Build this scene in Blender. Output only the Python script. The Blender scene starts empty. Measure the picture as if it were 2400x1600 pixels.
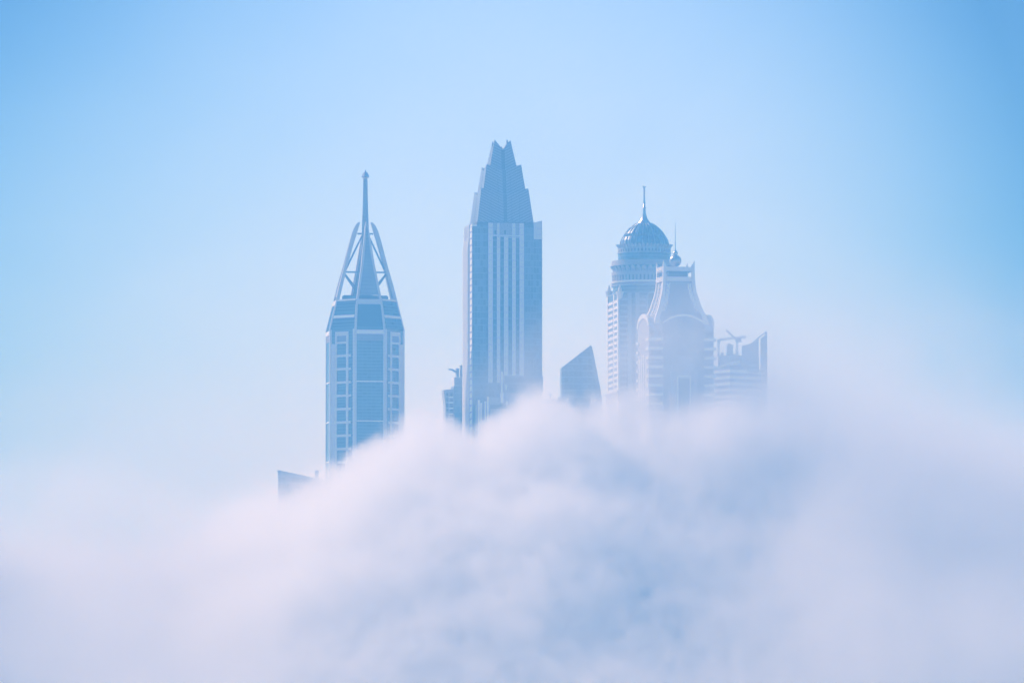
import bpy, bmesh, math, random
import numpy as np
from mathutils import Vector

sc = bpy.context.scene
COL = sc.collection
R = math.radians
sin, cos, pi = math.sin, math.cos, math.pi

# ------------------------------------------------------------------ camera
F = 13500.0                                   # focal length in photo pixels (2400 wide)
PITCH = math.atan(917.0 / F)
ZC = 20.0
CT, ST = cos(PITCH), sin(PITCH)


def W(px, py, Y):
    """world X, Z of photo pixel (px, py) on the upright plane at distance Y"""
    u, v = (px - 1200.0) / F, (800.0 - py) / F
    t = Y / (CT - v * ST)
    return u * t, ZC + t * (ST + v * CT)


def Zat(py, Y):
    return W(1200, py, Y)[1]


cam_d = bpy.data.cameras.new('camera')
cam = bpy.data.objects.new('camera', cam_d)
COL.objects.link(cam)
cam.location = (0, 0, ZC)
cam.rotation_euler = (pi / 2 + PITCH, 0, 0)
cam_d.sensor_width = 36.0
cam_d.lens = 36.0 * F / 2400.0
cam_d.clip_start = 1.0
cam_d.clip_end = 30000.0
sc.camera = cam

# ------------------------------------------------------------------ helpers


class MB:
    """collects shapes; xy are photo pixels times s, z is metres"""

    def __init__(self, s=1.0):
        self.v, self.f, self.s, self.p = [], [], s, []

    def add(self, vs, fs):
        b = len(self.v)
        s = self.s
        self.p.append((b, len(self.f)))
        self.v += [(x * s, y * s, z) for x, y, z in vs]
        self.f += [tuple(b + i for i in f) for f in fs]
        return self

    def box(self, x0, x1, y0, y1, z0, z1):
        z0, z1 = min(z0, z1), max(z0, z1)
        return self.add([(x0, y0, z0), (x1, y0, z0), (x1, y1, z0), (x0, y1, z0), (x0, y0, z1), (x1, y0, z1), (x1, y1, z1), (x0, y1, z1)],
                        [(3, 2, 1, 0), (4, 5, 6, 7), (0, 1, 5, 4), (1, 2, 6, 5), (2, 3, 7, 6), (3, 0, 4, 7)])

    def loft(self, secs, cap=True):
        n = len(secs[0])
        vs = [p for s_ in secs for p in s_]
        fs = []
        for i in range(len(secs) - 1):
            for j in range(n):
                k = (j + 1) % n
                fs.append((i * n + j, i * n + k, (i + 1) * n + k, (i + 1) * n + j))
        if cap:
            fs.append(tuple(reversed(range(n))))
            fs.append(tuple(range((len(secs) - 1) * n, len(secs) * n)))
        return self.add(vs, fs)

    def prism(self, poly, z0, z1):
        return self.loft([[(x, y, z0) for x, y in poly], [(x, y, z1) for x, y in poly]])

    def lathe(self, prof, n=48, cx=0.0, cy=0.0, ph=0.0, mod=None):
        secs = []
        for r, z in prof:
            ring = []
            for i in range(n):
                a = ph + 2 * pi * i / n
                rr = max(r, 0.001) * (mod(a, r, z) if mod else 1.0)
                ring.append((cx + rr * cos(a), cy + rr * sin(a), z))
            secs.append(ring)
        return self.loft(secs)

    def tube(self, p, q, r, n=6, r2=None):
        s = self.s
        P, Q = Vector((p[0] * s, p[1] * s, p[2])), Vector((q[0] * s, q[1] * s, q[2]))
        d = (Q - P).normalized()
        a = d.orthogonal().normalized()
        b = d.cross(a)
        r2 = r if r2 is None else r2
        secs = []
        for c, rr in ((P, r), (Q, r2)):
            secs.append([tuple(c + (a * cos(2 * pi * i / n) + b * sin(2 * pi * i / n)) * rr) for i in range(n)])
        self.s = 1.0
        self.loft(secs)
        self.s = s
        return self

    def parts(self, name, mat, parent=None):
        """one object for each shape that was added"""
        ends = self.p[1:] + [(len(self.v), len(self.f))]
        for (v0, f0), (v1, f1) in zip(self.p, ends):
            q = MB()
            q.v = self.v[v0:v1]
            q.f = [tuple(i - v0 for i in f) for f in self.f[f0:f1]]
            q.build(name, mat, parent)

    def build(self, name, mat, parent=None, smooth=False):
        me = bpy.data.meshes.new(name)
        me.from_pydata(self.v, [], self.f)
        bm = bmesh.new()
        bm.from_mesh(me)
        bmesh.ops.recalc_face_normals(bm, faces=bm.faces)
        bm.to_mesh(me)
        bm.free()
        if smooth:
            me.polygons.foreach_set('use_smooth', [True] * len(me.polygons))
        me.materials.append(mat)
        o = bpy.data.objects.new(name, me)
        COL.objects.link(o)
        if parent is not None:
            o.parent = parent
        return o


def tag(o, label=None, cat=None, group=None, kind=None):
    for k, v in (('label', label), ('category', cat), ('group', group), ('kind', kind)):
        if v:
            o[k] = v
    return o


def thing(name, loc, rz, label, cat, group=None):
    o = bpy.data.objects.new(name, None)
    COL.objects.link(o)
    o.location, o.rotation_euler = loc, (0, 0, rz)
    o.empty_display_size = 5
    return tag(o, label, cat, group)


# ------------------------------------------------------------------ materials


class NT:
    def __init__(self, tree):
        self.t = tree

    def n(self, typ, **kw):
        nd = self.t.nodes.new(typ)
        for k, v in kw.items():
            setattr(nd, k, v)
        return nd

    def put(self, sock, v):
        if isinstance(v, bpy.types.NodeSocket):
            self.t.links.new(v, sock)
        else:
            sock.default_value = v

    def m(self, op, a, b=0.0, c=0.0, clamp=False):
        nd = self.n('ShaderNodeMath', operation=op, use_clamp=clamp)
        for i, x in enumerate((a, b, c)):
            self.put(nd.inputs[i], x)
        return nd.outputs[0]

    def mix(self, f, a, b):
        nd = self.n('ShaderNodeMix', data_type='RGBA')
        self.put(nd.inputs[0], f)
        self.put(nd.inputs[6], a)
        self.put(nd.inputs[7], b)
        return nd.outputs[2]


def new_mat(name):
    m = bpy.data.materials.new(name)
    m.use_nodes = True
    m.node_tree.nodes.clear()
    return m, NT(m.node_tree)


def c4(c):
    return (c[0], c[1], c[2], 1.0)


def surf(name, col, rough=0.7, var=0.12, line=None, floor=None, lw=0.15, bay=None, bw=0.1, metal=0.0, vee=0.0, spec=0.5, z0=0.0, blockvar=0.0):
    """plain surface with weathering; optional floor lines (every FLOOR m, LW of it) and bay lines; VEE tilts the lines into a V"""
    m, t = new_mat(name)
    out = t.n('ShaderNodeOutputMaterial')
    b = t.n('ShaderNodeBsdfPrincipled')
    t.put(b.inputs['Roughness'], rough)
    t.put(b.inputs['Metallic'], metal)
    t.put(b.inputs['Specular IOR Level'], spec)
    tc = t.n('ShaderNodeTexCoord')
    mp = t.n('ShaderNodeMapping')
    mp.inputs['Scale'].default_value = (1.0, 1.0, 0.25)
    t.t.links.new(tc.outputs['Object'], mp.inputs[0])
    nz = t.n('ShaderNodeTexNoise')
    nz.inputs['Scale'].default_value = 0.35
    nz.inputs['Detail'].default_value = 4.0
    t.t.links.new(mp.outputs[0], nz.inputs['Vector'])
    f = t.m('MULTIPLY_ADD', nz.outputs[0], 2 * var, 1.0 - var)
    base = c4(col)
    sep = t.n('ShaderNodeSeparateXYZ')
    t.t.links.new(tc.outputs['Object'], sep.inputs[0])
    x, y, z = sep.outputs
    mask = None
    if floor:
        zz = z
        if vee:
            mn = t.m('MINIMUM', t.m('ABSOLUTE', x), t.m('ABSOLUTE', y))
            zz = t.m('SUBTRACT', z, t.m('MULTIPLY', mn, vee))
        fr = t.m('FRACT', t.m('DIVIDE', t.m('ADD', zz, 1000.0 - z0), floor))
        mask = t.m('LESS_THAN', fr, lw)
    if bay:
        sn = t.n('ShaderNodeSeparateXYZ')
        t.t.links.new(tc.outputs['Normal'], sn.inputs[0])
        h = t.m('ADD', t.m('MULTIPLY', x, t.m('ABSOLUTE', sn.outputs[1])), t.m('MULTIPLY', y, t.m('ABSOLUTE', sn.outputs[0])))
        hb = t.m('DIVIDE', t.m('ADD', h, 1000.0), bay)
        fr = t.m('FRACT', hb)
        bm_ = t.m('LESS_THAN', fr, bw)
        mask = t.m('MAXIMUM', mask, bm_) if mask is not None else bm_
        if blockvar:
            cell = t.n('ShaderNodeCombineXYZ')
            t.put(cell.inputs[0], t.m('FLOOR', hb))
            t.put(cell.inputs[1], t.m('FLOOR', t.m('DIVIDE', t.m('ADD', z, 1000.0 - z0), floor or 3.5)))
            wn = t.n('ShaderNodeTexWhiteNoise', noise_dimensions='2D')
            t.put(wn.inputs['Vector'], cell.outputs[0])
            f = t.m('MULTIPLY', f, t.m('MULTIPLY_ADD', wn.outputs['Value'], 2 * blockvar, 1 - blockvar))
    mul = t.n('ShaderNodeMix', data_type='RGBA', blend_type='MULTIPLY')
    mul.inputs[0].default_value = 1.0
    mul.inputs[6].default_value = base
    cmb = t.n('ShaderNodeCombineColor')
    for i in range(3):
        t.put(cmb.inputs[i], f)
    t.put(mul.inputs[7], cmb.outputs[0])
    colr = mul.outputs[2]
    if mask is not None:
        colr = t.mix(mask, colr, c4(line))
    t.put(b.inputs['Base Color'], colr)
    t.t.links.new(b.outputs[0], out.inputs[0])
    return m


M = {}
M['concrete'] = surf('pale_concrete', (0.6, 0.6, 0.59), 0.8, 0.08, (0.48, 0.48, 0.48), 1.7, 0.1)
M['plain'] = surf('plain_concrete', (0.32, 0.33, 0.34), 0.8, 0.1)
M['white'] = surf('white_paint', (0.78, 0.77, 0.75), 0.6, 0.06)
M['louvre'] = surf('grey_louvre', (0.24, 0.22, 0.26), 0.6, 0.1, (0.18, 0.17, 0.2), 0.9, 0.35)
M['glass_lines'] = surf('dark_glass_with_spandrels', (0.035, 0.06, 0.075), 0.12, 0.2, (0.15, 0.185, 0.2), 1.72, 0.2, 2.4, 0.06, spec=0.9, blockvar=0.5)
M['glass'] = surf('dark_glass', (0.035, 0.055, 0.07), 0.25, 0.15, spec=0.35)
M['glass_grid'] = surf('glass_with_mullions', (0.115, 0.15, 0.17), 0.3, 0.15, (0.19, 0.22, 0.24), 3.45, 0.16, 1.5, 0.14, spec=0.35, blockvar=0.35)
M['strip'] = surf('window_strip', (0.06, 0.085, 0.1), 0.3, 0.15, (0.16, 0.18, 0.2), 3.45, 0.22, 1.15, 0.1, spec=0.35, blockvar=0.6)
M['crown'] = surf('slatted_crown_cladding', (0.3, 0.32, 0.34), 0.4, 0.08, (0.17, 0.185, 0.2), 1.55, 0.42, vee=0.5)
M['crown_dark'] = surf('crown_centre_glass', (0.09, 0.11, 0.13), 0.35, 0.15, (0.15, 0.17, 0.19), 1.6, 0.25)
M['steel'] = surf('painted_steel', (0.16, 0.16, 0.17), 0.5, 0.1)
M['metal'] = surf('brushed_metal', (0.45, 0.47, 0.5), 0.32, 0.08, metal=0.85)
M['tile'] = surf('stone_panels', (0.24, 0.25, 0.27), 0.7, 0.1, (0.15, 0.16, 0.18), 2.1, 0.12)
M['sand'] = surf('sand_render', (0.34, 0.345, 0.35), 0.85, 0.1)
M['sand_grid'] = surf('sand_render_with_windows', (0.2, 0.205, 0.21), 0.85, 0.1, (0.08, 0.09, 0.1), 3.05, 0.35)
M['dome'] = surf('dome_metal', (0.15, 0.185, 0.22), 0.46, 0.15, metal=0.45)
M['roof'] = surf('dark_roof', (0.13, 0.13, 0.13), 0.85, 0.2)
M['pier'] = surf('pale_pier', (0.66, 0.66, 0.65), 0.7, 0.06, (0.52, 0.52, 0.52), 3.45, 0.1)

# ------------------------------------------------------------------ ground
gm = surf('dusty_ground', (0.3, 0.27, 0.22), 0.95, 0.3)
g = MB()
g.add([(-6000, -500, 0), (6000, -500, 0), (6000, 9000, 0), (-6000, 9000, 0)], [(0, 1, 2, 3)])
tag(g.build('ground', gm), kind='structure')

# ================================================================== tower A : spired octagonal tower


def spired_tower():
    Y, PX, PHI = 3075.0, 855.6, R(9.0)
    s = Y / CT / F
    X = W(PX, 800, Y)[0]
    root = thing('spired_tower', (X, Y, 0), PHI, 'octagonal tower of dark glass whose four curved claws close around a tall central spire', 'skyscraper')
    Z = lambda y: Zat(y, Y)
    RR = 95.4
    Zf = lambda y: Zat(y, Y - RR * 0.92 * s)
    c22 = cos(R(22.5))

    def octa(r, z):
        return [(r * cos(R(-90 + 22.5 + 45 * k)), r * sin(R(-90 + 22.5 + 45 * k)), z) for k in range(8)]

    def fp(k, r, u, z):
        a = R(-90 + 45 * k)
        return (r * cos(a) - u * sin(a), r * sin(a) + u * cos(a), z)

    def fbox(mb, k, r0, r1, u0, u1, z0, z1):
        z0, z1 = min(z0, z1), max(z0, z1)
        q = [(r1, u0), (r1, u1), (r0, u1), (r0, u0)]
        mb.loft([[fp(k, r, u, z0) for r, u in q], [fp(k, r, u, z1) for r, u in q]])

    zs, zr = Z(776), Z(707)
    rt = 77.5
    ap = RR * c22                                   # apothem 88.1
    g0 = MB(s)
    g0.loft([octa(RR * 0.985, 0), octa(RR * 0.985, zs), octa(rt * 0.985, zr)])
    g0.build('glazing', M['glass_lines'], root)
    # corner pilasters
    for k in range(8):
        p = MB(s)
        a = R(-90 + 22.5 + 45 * k)
        q = [(90.0, -4.6), (94.0, -4.6), (95.9, 0), (94.0, 4.6), (90.0, 4.6)]
        ring = lambda z: [(r * cos(a) - u * sin(a), r * sin(a) + u * cos(a), z) for r, u in q]
        p.loft([ring(0), ring(zs)])
        p.build('pilaster', M['concrete'], root)
    # even faces: curtain wall with bands
    for k in (0, 2, 4, 6):
        b = MB(s)
        fbox(b, k, 85.5, ap + 0.6, -31.6, 31.6, Zf(782), Zf(772.5))
        for y in (893, 986, 1079, 1172, 1265, 1358, 1451):
            fbox(b, k, 85.5, ap - 0.2, -31.6, 31.6, Zf(y + 1.4), Zf(y - 1.4))
        b.parts('floor_band', M['white'], root)
        l = MB(s)
        fbox(l, k, 85.3, ap - 0.7, -31.6, 31.6, Zf(798), Zf(782.1))
        l.build('louvre_panel', M['louvre'], root)
    # odd faces: balcony grids
    for k in (1, 3, 5, 7):
        m = 1 if k in (7, 3) else -1
        U = lambda a, b_: (min(m * a, m * b_), max(m * a, m * b_))
        p = MB(s)
        fbox(p, k, 84.5, ap - 0.2, *U(-32, -21), 0, Zf(804))
        p.build('wall_panel', M['concrete'], root)
        b = MB(s)
        fbox(b, k, 85, ap + 1.2, *U(-19.5, -15), 0, Zf(776))
        fbox(b, k, 85, ap + 1.2, *U(12.5, 18.5), 0, Zf(776))
        fbox(b, k, 85, ap + 1.0, *U(-14.99, 12.49), Zf(785), Zf(776.1))
        b.build('balcony_frame', M['pier'], root)
        l = MB(s)
        fbox(l, k, 85, ap - 1.2, *U(-14.9, 12.4), Zf(799.5), Zf(785.1))
        l.build('louvre_panel', M['louvre'], root)
        for i in range(22):
            y = 801.5 + 31.2 * i
            sl = MB(s)
            fbox(sl, k, 85, ap + 1.6, *U(-15 if i == 0 else -20.5, 12.4 if i == 0 else 26), Zf(y + 2.6), Zf(y - (2.0 if i == 0 else 3.0)))
            sl.build('balcony', M['pier'], root)
            if y > 1400:
                break
    # band and trim on the tapered storeys
    def tap(y):                                     # apothem of the taper at photo row y
        return (RR + (rt - RR) * (776 - y) / (776 - 707)) * c22
    for k in range(8):
        b = MB(s)
        ys = ((749, 743), (709, 705)) if k % 2 else ((718, 706),)
        for y0, y1 in ys:
            w = tap((y0 + y1) / 2) * math.tan(R(22.5)) - 3.5
            b.loft([[fp(k, tap(y0) - 4, -w, Z(y0)), fp(k, tap(y0) + .6, -w, Z(y0)), fp(k, tap(y0) + .6, w, Z(y0)), fp(k, tap(y0) - 4, w, Z(y0))],
                    [fp(k, tap(y1) - 4, -w, Z(y1)), fp(k, tap(y1) + .6, -w, Z(y1)), fp(k, tap(y1) + .6, w, Z(y1)), fp(k, tap(y1) - 4, w, Z(y1))]])
        b.parts('cornice', M['white'] if k % 2 else M['concrete'], root)
    # plain dark glass panel on the tapered front faces
    for k in (0, 2, 4, 6):
        b = MB(s)
        sec = []
        for y in (772, 718.5):
            w = tap(y) * math.tan(R(22.5)) - 3.5
            r = tap(y)
            sec.append([fp(k, r - 4, -w, Z(y)), fp(k, r - .9, -w, Z(y)), fp(k, r - .9, w, Z(y)), fp(k, r - 4, w, Z(y))])
        b.loft(sec)
        b.build('glass_panel', M['glass'], root)
    # claws
    ys = [776, 748, 720, 696, 673, 648, 625, 594, 564, 548, 540, 530, 524, 521]
    ro = np.interp(ys[::-1], [521, 524, 530, 540, 564, 625, 673, 720, 776], [15.5, 19.3, 24, 28.8, 36, 51, 64, 74.7, 88.6])[::-1]
    ri = np.interp(ys[::-1], [522, 545, 564, 608, 647, 694, 720, 776], [12.5, 19.5, 26, 39, 49.6, 61.6, 69.0, 83.5])[::-1]
    ww = np.interp(ys[::-1], [521, 530, 564, 625, 720, 776], [1.2, 3.0, 8.0, 16.0, 32.0, 36.5])[::-1]
    for k in (0, 2, 4, 6):
        c = thing_part('claw', root)
        for sg in (-1, 1):
            rb = MB(s)
            secs = []
            for y, a, b_, w in zip(ys, ri, ro, ww):
                rw = min(5.2, w * 0.55) if w > 3 else w * 0.98
                u0, u1 = (w - rw, w) if sg > 0 else (-w, -w + rw)
                z = Z(y)
                secs.append([fp(k, a, u0, z), fp(k, b_ + .5, u0, z), fp(k, b_ + .5, u1, z), fp(k, a, u1, z)])
            rb.loft(secs)
            rb.build('rib', M['concrete'], c)
        pn = MB(s)
        secs = []
        for y, a, b_, w in zip(ys, ri, ro, ww):
            if y > 707 or y < 530:
                continue
            hw = max(w - min(5.2, w * 0.55) + 0.02, 0.2)
            z = Z(y)
            secs.append([fp(k, a + 1.0, -hw, z), fp(k, b_ - 1.2, -hw, z), fp(k, b_ - 1.2, hw, z), fp(k, a + 1.0, hw, z)])
        pn.loft(secs)
        pn.build('panel', M['tile'], c)
        for (y0, r0, y1, r1, rad) in ((548, 7.5, 548, 18.6, .45), (638, 10.5, 638, 47.2, .45), (553, 8, 631, 45.2, .5), (686, 13, 642, 48.3, .4), (690, 17, 644, 48.8, .4)):
            st = MB(s)
            st.tube(fp(k, r0, 0, Z(y0)), fp(k, r1, 0, Z(y1)), rad)
            st.build('strut', M['steel'], c)
    sp = MB(s)
    sp.lathe([(13, Z(707)), (11.5, Z(640)), (9.4, Z(570)), (8.1, Z(521)), (7.0, Z(498.4)), (6.6, Z(498)), (6.6, Z(497)), (7, Z(496.6)), (5.9, Z(460)), (5.6, Z(436.4)), (5.2, Z(436)), (5.2, Z(435)), (5.5, Z(434.6)), (5.1, Z(418))], 8, ph=R(22.5))
    sp.build('spire', M['tile'], root)
    fi = MB(s)
    fi.lathe([(5.0, Z(419.5)), (6.0, Z(418)), (9.6, Z(415)), (9.3, Z(413.5)), (6.0, Z(406)), (3.4, Z(404)), (1.8, Z(401)), (0.1, Z(397.5))], 8, ph=R(22.5))
    fi.build('finial', M['metal'], root)
    rp = MB(s)
    rp.loft([octa(56, zr - .5), octa(56, Z(696))])
    for a, b_ in ((-52, -30), (22, 50)):
        rp.box(a, b_, -20, 20, Z(696), Z(693.5))
    rp.build('roof_plant', M['roof'], root)


def thing_part(name, root):
    """an Empty that groups the pieces of one part"""
    o = bpy.data.objects.new(name, None)
    COL.objects.link(o)
    o.parent = root
    o.empty_display_size = 3
    return o


spired_tower()

# ================================================================== tower B : crowned slab tower


def crowned_tower():
    Y, PX, PHI = 3060.0, 1178.2, R(8.6)
    s = Y / CT / F
    X = W(PX, 650, Y)[0]
    root = thing('crowned_tower', (X, Y, 0), PHI, 'tallest tower, square, with a stepped pointed crown and long vertical window strips', 'skyscraper')
    cf = cos(PHI)
    hx, hy = 82.0, 70.0
    U = lambda px: (px - 1188.7) / cf
    Zf = lambda y, d=70.0: Zat(y, Y - d * s)
    zt = Zf(528)
    b = MB(s)
    b.box(-hx, hx, -hy, hy, 0, zt)
    b.build('wall', M['glass_grid'], root)
    r = MB(s)
    r.box(-70, 70, -62, 62, zt, Zf(519.5, 66))
    r.build('roof', M['roof'], root)
    # corner parapets
    p = MB(s)
    x0, x1 = U(1251), U(1270.4)
    p.loft([[(x0, -hy - 1, Zf(560)), (x1, -hy - 1, Zf(560)), (x1, -30, Zf(560)), (x0, -30, Zf(560))],
            [(x0, -hy - 1, Zf(521)), (x1, -hy - 1, Zf(516)), (x1, -30, Zf(516)), (x0, -30, Zf(521))]])
    p.build('parapet', M['pier'], root)
    p = MB(s)
    p.box(-hx - .8, U(1118), -hy - .8, -hy + 2.5, Zf(531), Zf(527))
    p.box(-hx - .8, -hx + 2, -hy + 2.5, -40, Zf(531), Zf(527))
    p.box(-hx - .8, -hx + 2.5, -hy + 2.6, -hy + 6, Zf(524), Zf(527))
    p.parts('parapet', M['white'], root)
    # projecting bay, front and back
    for sg in (-1, 1):
        def yy(a, c):
            return (min(sg * a, sg * c), max(sg * a, sg * c))
        bay = MB(s)
        bay.box(U(1144), U(1227.5), *yy(hy - 1, hy + 2.5), Zf(897), Zf(522.6))
        bay.build('bay', M['plain'] if sg < 0 else M['plain'], root)
        tops = {0: 554, 1: 556, 2: 559, 3: 559}
        strips = [(1154.7, 1164), (1172, 1180.6), (1190.7, 1199.7), (1208.3, 1217)]
        piers = [(1144.3, 1154.6), (1164.1, 1171.9), (1180.7, 1190.6), (1199.8, 1208.2), (1217.1, 1227.3)]
        bots = (897, 876, 876, 876)
        for i, (a, c) in enumerate(strips):
            m = MB(s)
            m.box(U(a), U(c), *yy(hy + 2.4, hy + 2.9), Zf(bots[i]), Zf(tops[i]))
            m.build('window_strip', M['strip'], root)
        for i, (a, c) in enumerate(piers):
            m = MB(s)
            m.box(U(a), U(c), *yy(hy + 2.4, hy + 5.2), Zf(897 if i < 2 else 880), Zf(522.8 if i in (0, 4) else 555 if i > 0 and i < 4 else 522))
            m.build('pier', M['pier'], root)
        lt = MB(s)
        lt.box(U(1154.8), U(1217), *yy(hy + 2.5, hy + 4.4), Zf(553.8), Zf(551.5))
        lt.build('lintel', M['pier'], root)
        up = MB(s)
        for a, c in ((1158.5, 1162.5), (1181.8, 1185)):
            up.box(U(a), U(c), *yy(hy + 2.4, hy + 2.8), Zf(549), Zf(540))
        up.parts('vent_opening', M['glass'], root)
        upp = MB(s)
        for a, c in ((1165, 1170.5), (1200, 1207.5)):
            upp.box(U(a), U(c), *yy(hy + 2.45, hy + 3.8), Zf(551.4), Zf(523))
        upp.parts('fin', M['pier'], root)
    # side faces: curved fins and balcony ledges
    for sg in (-1, 1):
        def xx(a, c):
            return (min(sg * a, sg * c), max(sg * a, sg * c))
        bay = MB(s)
        bay.box(*xx(hx - 1, hx + 2.2), -28, 52, 0, Zf(531, 20))
        bay.build('bay', M['glass'], root)
        for i in range(5):
            yc = -24 + 18.0 * i
            fn = MB(s)
            prof = [(0, 6.0), (Zf(590, 20), 6.0), (Zf(575, 20), 5.2), (Zf(566, 20), 3.8), (Zf(558, 20), 2.6), (Zf(528, 20), 2.6)]
            fn.loft([[(sg * (hx + .5), yc - 4.2, z), (sg * (hx + o), yc - 4.2, z), (sg * (hx + o), yc + 4.2, z), (sg * (hx + .5), yc + 4.2, z)] for z, o in prof])
            fn.build('pier', M['white'], root)
        # pale corner returns either side of the bay, cut by balcony slots
        for (a, c) in ((-hy + 1.0, -hy + 36), (56, hy - .5)):
            cp = MB(s)
            cp.box(*xx(hx - .5, hx + 0.9), a, c, 0, Zf(534, 60))
            cp.build('corner_panel', M['white'], root)
            for i in range(31):
                y = 546 + 15.6 * i
                lg = MB(s)
                lg.box(*xx(hx + .8, hx + 1.9), a + 1, c - 0.5, Zf(y + 1.3, 40), Zf(y - 1.3, 40))
                lg.build('balcony', M['louvre'], root)
    # crown: three tapering tiers, each face cut to a V
    def tier(h0, y0, h1, y1, drop, d0, d1, part):
        zb, ztip = Zat(y0, Y - d0 * s), Zat(y1, Y - d1 * s)
        zv = ztip - drop * s
        hm = h0 + (h1 - h0) * (zv - zb) / (ztip - zb)
        t = MB(s)
        vs = [(-h0, -h0, zb), (h0, -h0, zb), (h0, h0, zb), (-h0, h0, zb),
              (-h1, -h1, ztip), (h1, -h1, ztip), (h1, h1, ztip), (-h1, h1, ztip),
              (0, -hm, zv), (hm, 0, zv), (0, hm, zv), (-hm, 0, zv), (0, 0, zv - 1.0)]
        fs = [(0, 1, 5, 8, 4), (1, 2, 6, 9, 5), (2, 3, 7, 10, 6), (3, 0, 4, 11, 7), (3, 2, 1, 0),
              (4, 8, 12), (8, 5, 12), (5, 9, 12), (9, 6, 12), (6, 10, 12), (10, 7, 12), (7, 11, 12), (11, 4, 12)]
        t.add(vs, fs)
        o = t.build('crown_tier', M['crown'], crown)
        # centre glass strip on each face
        k = MB(s)
        for a in range(4):
            ca, sa = round(cos(a * pi / 2)), round(sin(a * pi / 2))
            rot = lambda x, y, z: (x * ca - y * sa, x * sa + y * ca, z)
            wS = 4.2
            zv2 = zv - 0.2
            k.loft([[rot(-wS, -h0 - .25, zb + .3), rot(wS, -h0 - .25, zb + .3), rot(wS, -h0 + 1, zb + .3), rot(-wS, -h0 + 1, zb + .3)],
                    [rot(-wS, -hm - .25, zv2), rot(wS, -hm - .25, zv2), rot(wS, -hm + 1, zv2), rot(-wS, -hm + 1, zv2)]])
        k.parts('glass_strip', M['crown_dark'], crown)
        if part < 2:
            jn = MB(s)
            for a in range(4):
                ca, sa = round(cos(a * pi / 2)), round(sin(a * pi / 2))
                rot = lambda x, y, z: (x * ca - y * sa, x * sa + y * ca, z)
                for wx in ((-15.5, 14.7),) if part else ((-15.5, 14.7), (-34, 33.2)):
                    for w0 in wx:
                        zj = zv - 0.4
                        jn.loft([[rot(w0, -h0 - .2, zb + .3), rot(w0 + .8, -h0 - .2, zb + .3), rot(w0 + .8, -h0 + 1, zb + .3), rot(w0, -h0 + 1, zb + .3)],
                                 [rot(w0, -hm - .2, zj), rot(w0 + .8, -hm - .2, zj), rot(w0 + .8, -hm + 1, zj), rot(w0, -hm + 1, zj)]])
            jn.parts('panel_joint', M['crown_dark'], crown)
    crown = thing_part('crown', root)
    crown.location = (W(1175.0, 450, Y)[0] - X, 0, 0)
    tier(66.2, 520.5, 55.6, 441.0, 14, 66, 55, 0)
    tier(58.0, 500, 40.8, 385.0, 14, 58, 41, 1)
    tier(48.0, 470, 18.7, 328.0, 23, 40, 18, 2)
    tp = MB(s)
    tp.lathe([(3.0, Zat(356, Y)), (3.0, Zat(347, Y)), (0.1, Zat(342.5, Y))], 6)
    tp.tube((11.5, -14, Zat(340, Y)), (11.5, -14, Zat(329, Y)), 0.35)
    tp.build('mast', M['steel'], crown)
    # louvred band low on the front
    lb = MB(s)
    lb.box(U(1181), U(1272), -hy - 4.5, -hy + 1, Zf(918.5), Zf(880))
    lb.box(hx - 1, U(1272), -hy + 1, 40, Zf(918.5), Zf(880))
    lb.parts('podium_band', M['plain'], root)
    lf = MB(s)
    n = 30
    for i in range(n):
        a = 1183 + (1271 - 1183) * i / n
        if i > 2:
            lf.box(U(a), U(a + 1.2), -hy - 5.6, -hy - 4.4, Zf(916), Zf(900))
        lf.box(U(a), U(a + 1.2), -hy - 5.4, -hy - 4.4, Zf(897), Zf(882))
    lf.parts('louvre', M['strip'], root)
    lp = MB(s)
    lp.box(U(1173.5), U(1178.5), -hy - 4, -hy + 1, Zf(930), Zf(871))
    lp.box(U(1184), U(1187.5), -hy - 6.4, -hy - 4.4, Zf(912.5), Zf(902))
    lp.parts('pier', M['white'], root)


crowned_tower()

# ================================================================== building E : low pale block in front of the crowned tower


def podium_block():
    Y, PX = 3020.0, 1180.0
    PHI = R(8.6)
    s = Y / CT / F
    X = W(PX, 950, Y)[0]
    Z = lambda y: Zat(y, Y - 10 * s)
    root = thing('low_block', (X, Y, 0), PHI, 'low stepped block with thin white roof pillars at the foot of the crowned tower', 'building')
    u = lambda px: (px - PX) / cos(PHI)
    b = MB(s)
    b.box(u(1146), u(1262), -10, 30, 0, Z(957))
    b.box(u(1177.5), u(1258), -6, 28, Z(957), Z(940)) 
    b.box(u(1180), u(1258), -4, 26, Z(940), Z(919))
    b.box(u(1145.5), u(1172), -8, 26, Z(957), Z(931))
    b.build('wall', M['plain'], root)
    g_ = MB(s)
    g_.box(u(1147), u(1240), -10.6, -9.9, Z(957.5), Z(949))
    g_.box(u(1172), u(1186), -10.6, -9.9, Z(978), Z(961))
    g_.parts('window_band', M['strip'], root)
    w = MB(s)
    w.box(u(1172.2), u(1179), -9, -3, Z(943), Z(920))
    w.box(u(1185.5), u(1188), -9, -6.2, Z(947), Z(939))
    w.parts('pier', M['white'], root)
    for a, c, t_, bt in ((1119.5, 1123.5, 939, 1060), (1125, 1128.5, 946, 1060), (1135, 1138, 942, 1060), (1140.5, 1144.6, 931, 1060)):
        p = MB(s)
        p.box(u(a), u(c), -9, -4, Z(bt), Z(t_))
        p.box(u(a) - .5, u(c) + .5, -9.5, -3.5, Z(t_), Z(t_ - 1.5))
        p.build('pillar', M['white'], root)
    k = MB(s)
    k.box(u(1118), u(1145.4), -3.5, 25, 0, Z(948))
    k.build('wall', M['tile'], root)
    k = MB(s)
    k.box(u(1124), u(1134.8), -10.5, -3.6, Z(993), Z(984))
    k.build('balcony', M['white'], root)


podium_block()

# ================================================================== building F : block behind the crowned tower


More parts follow.
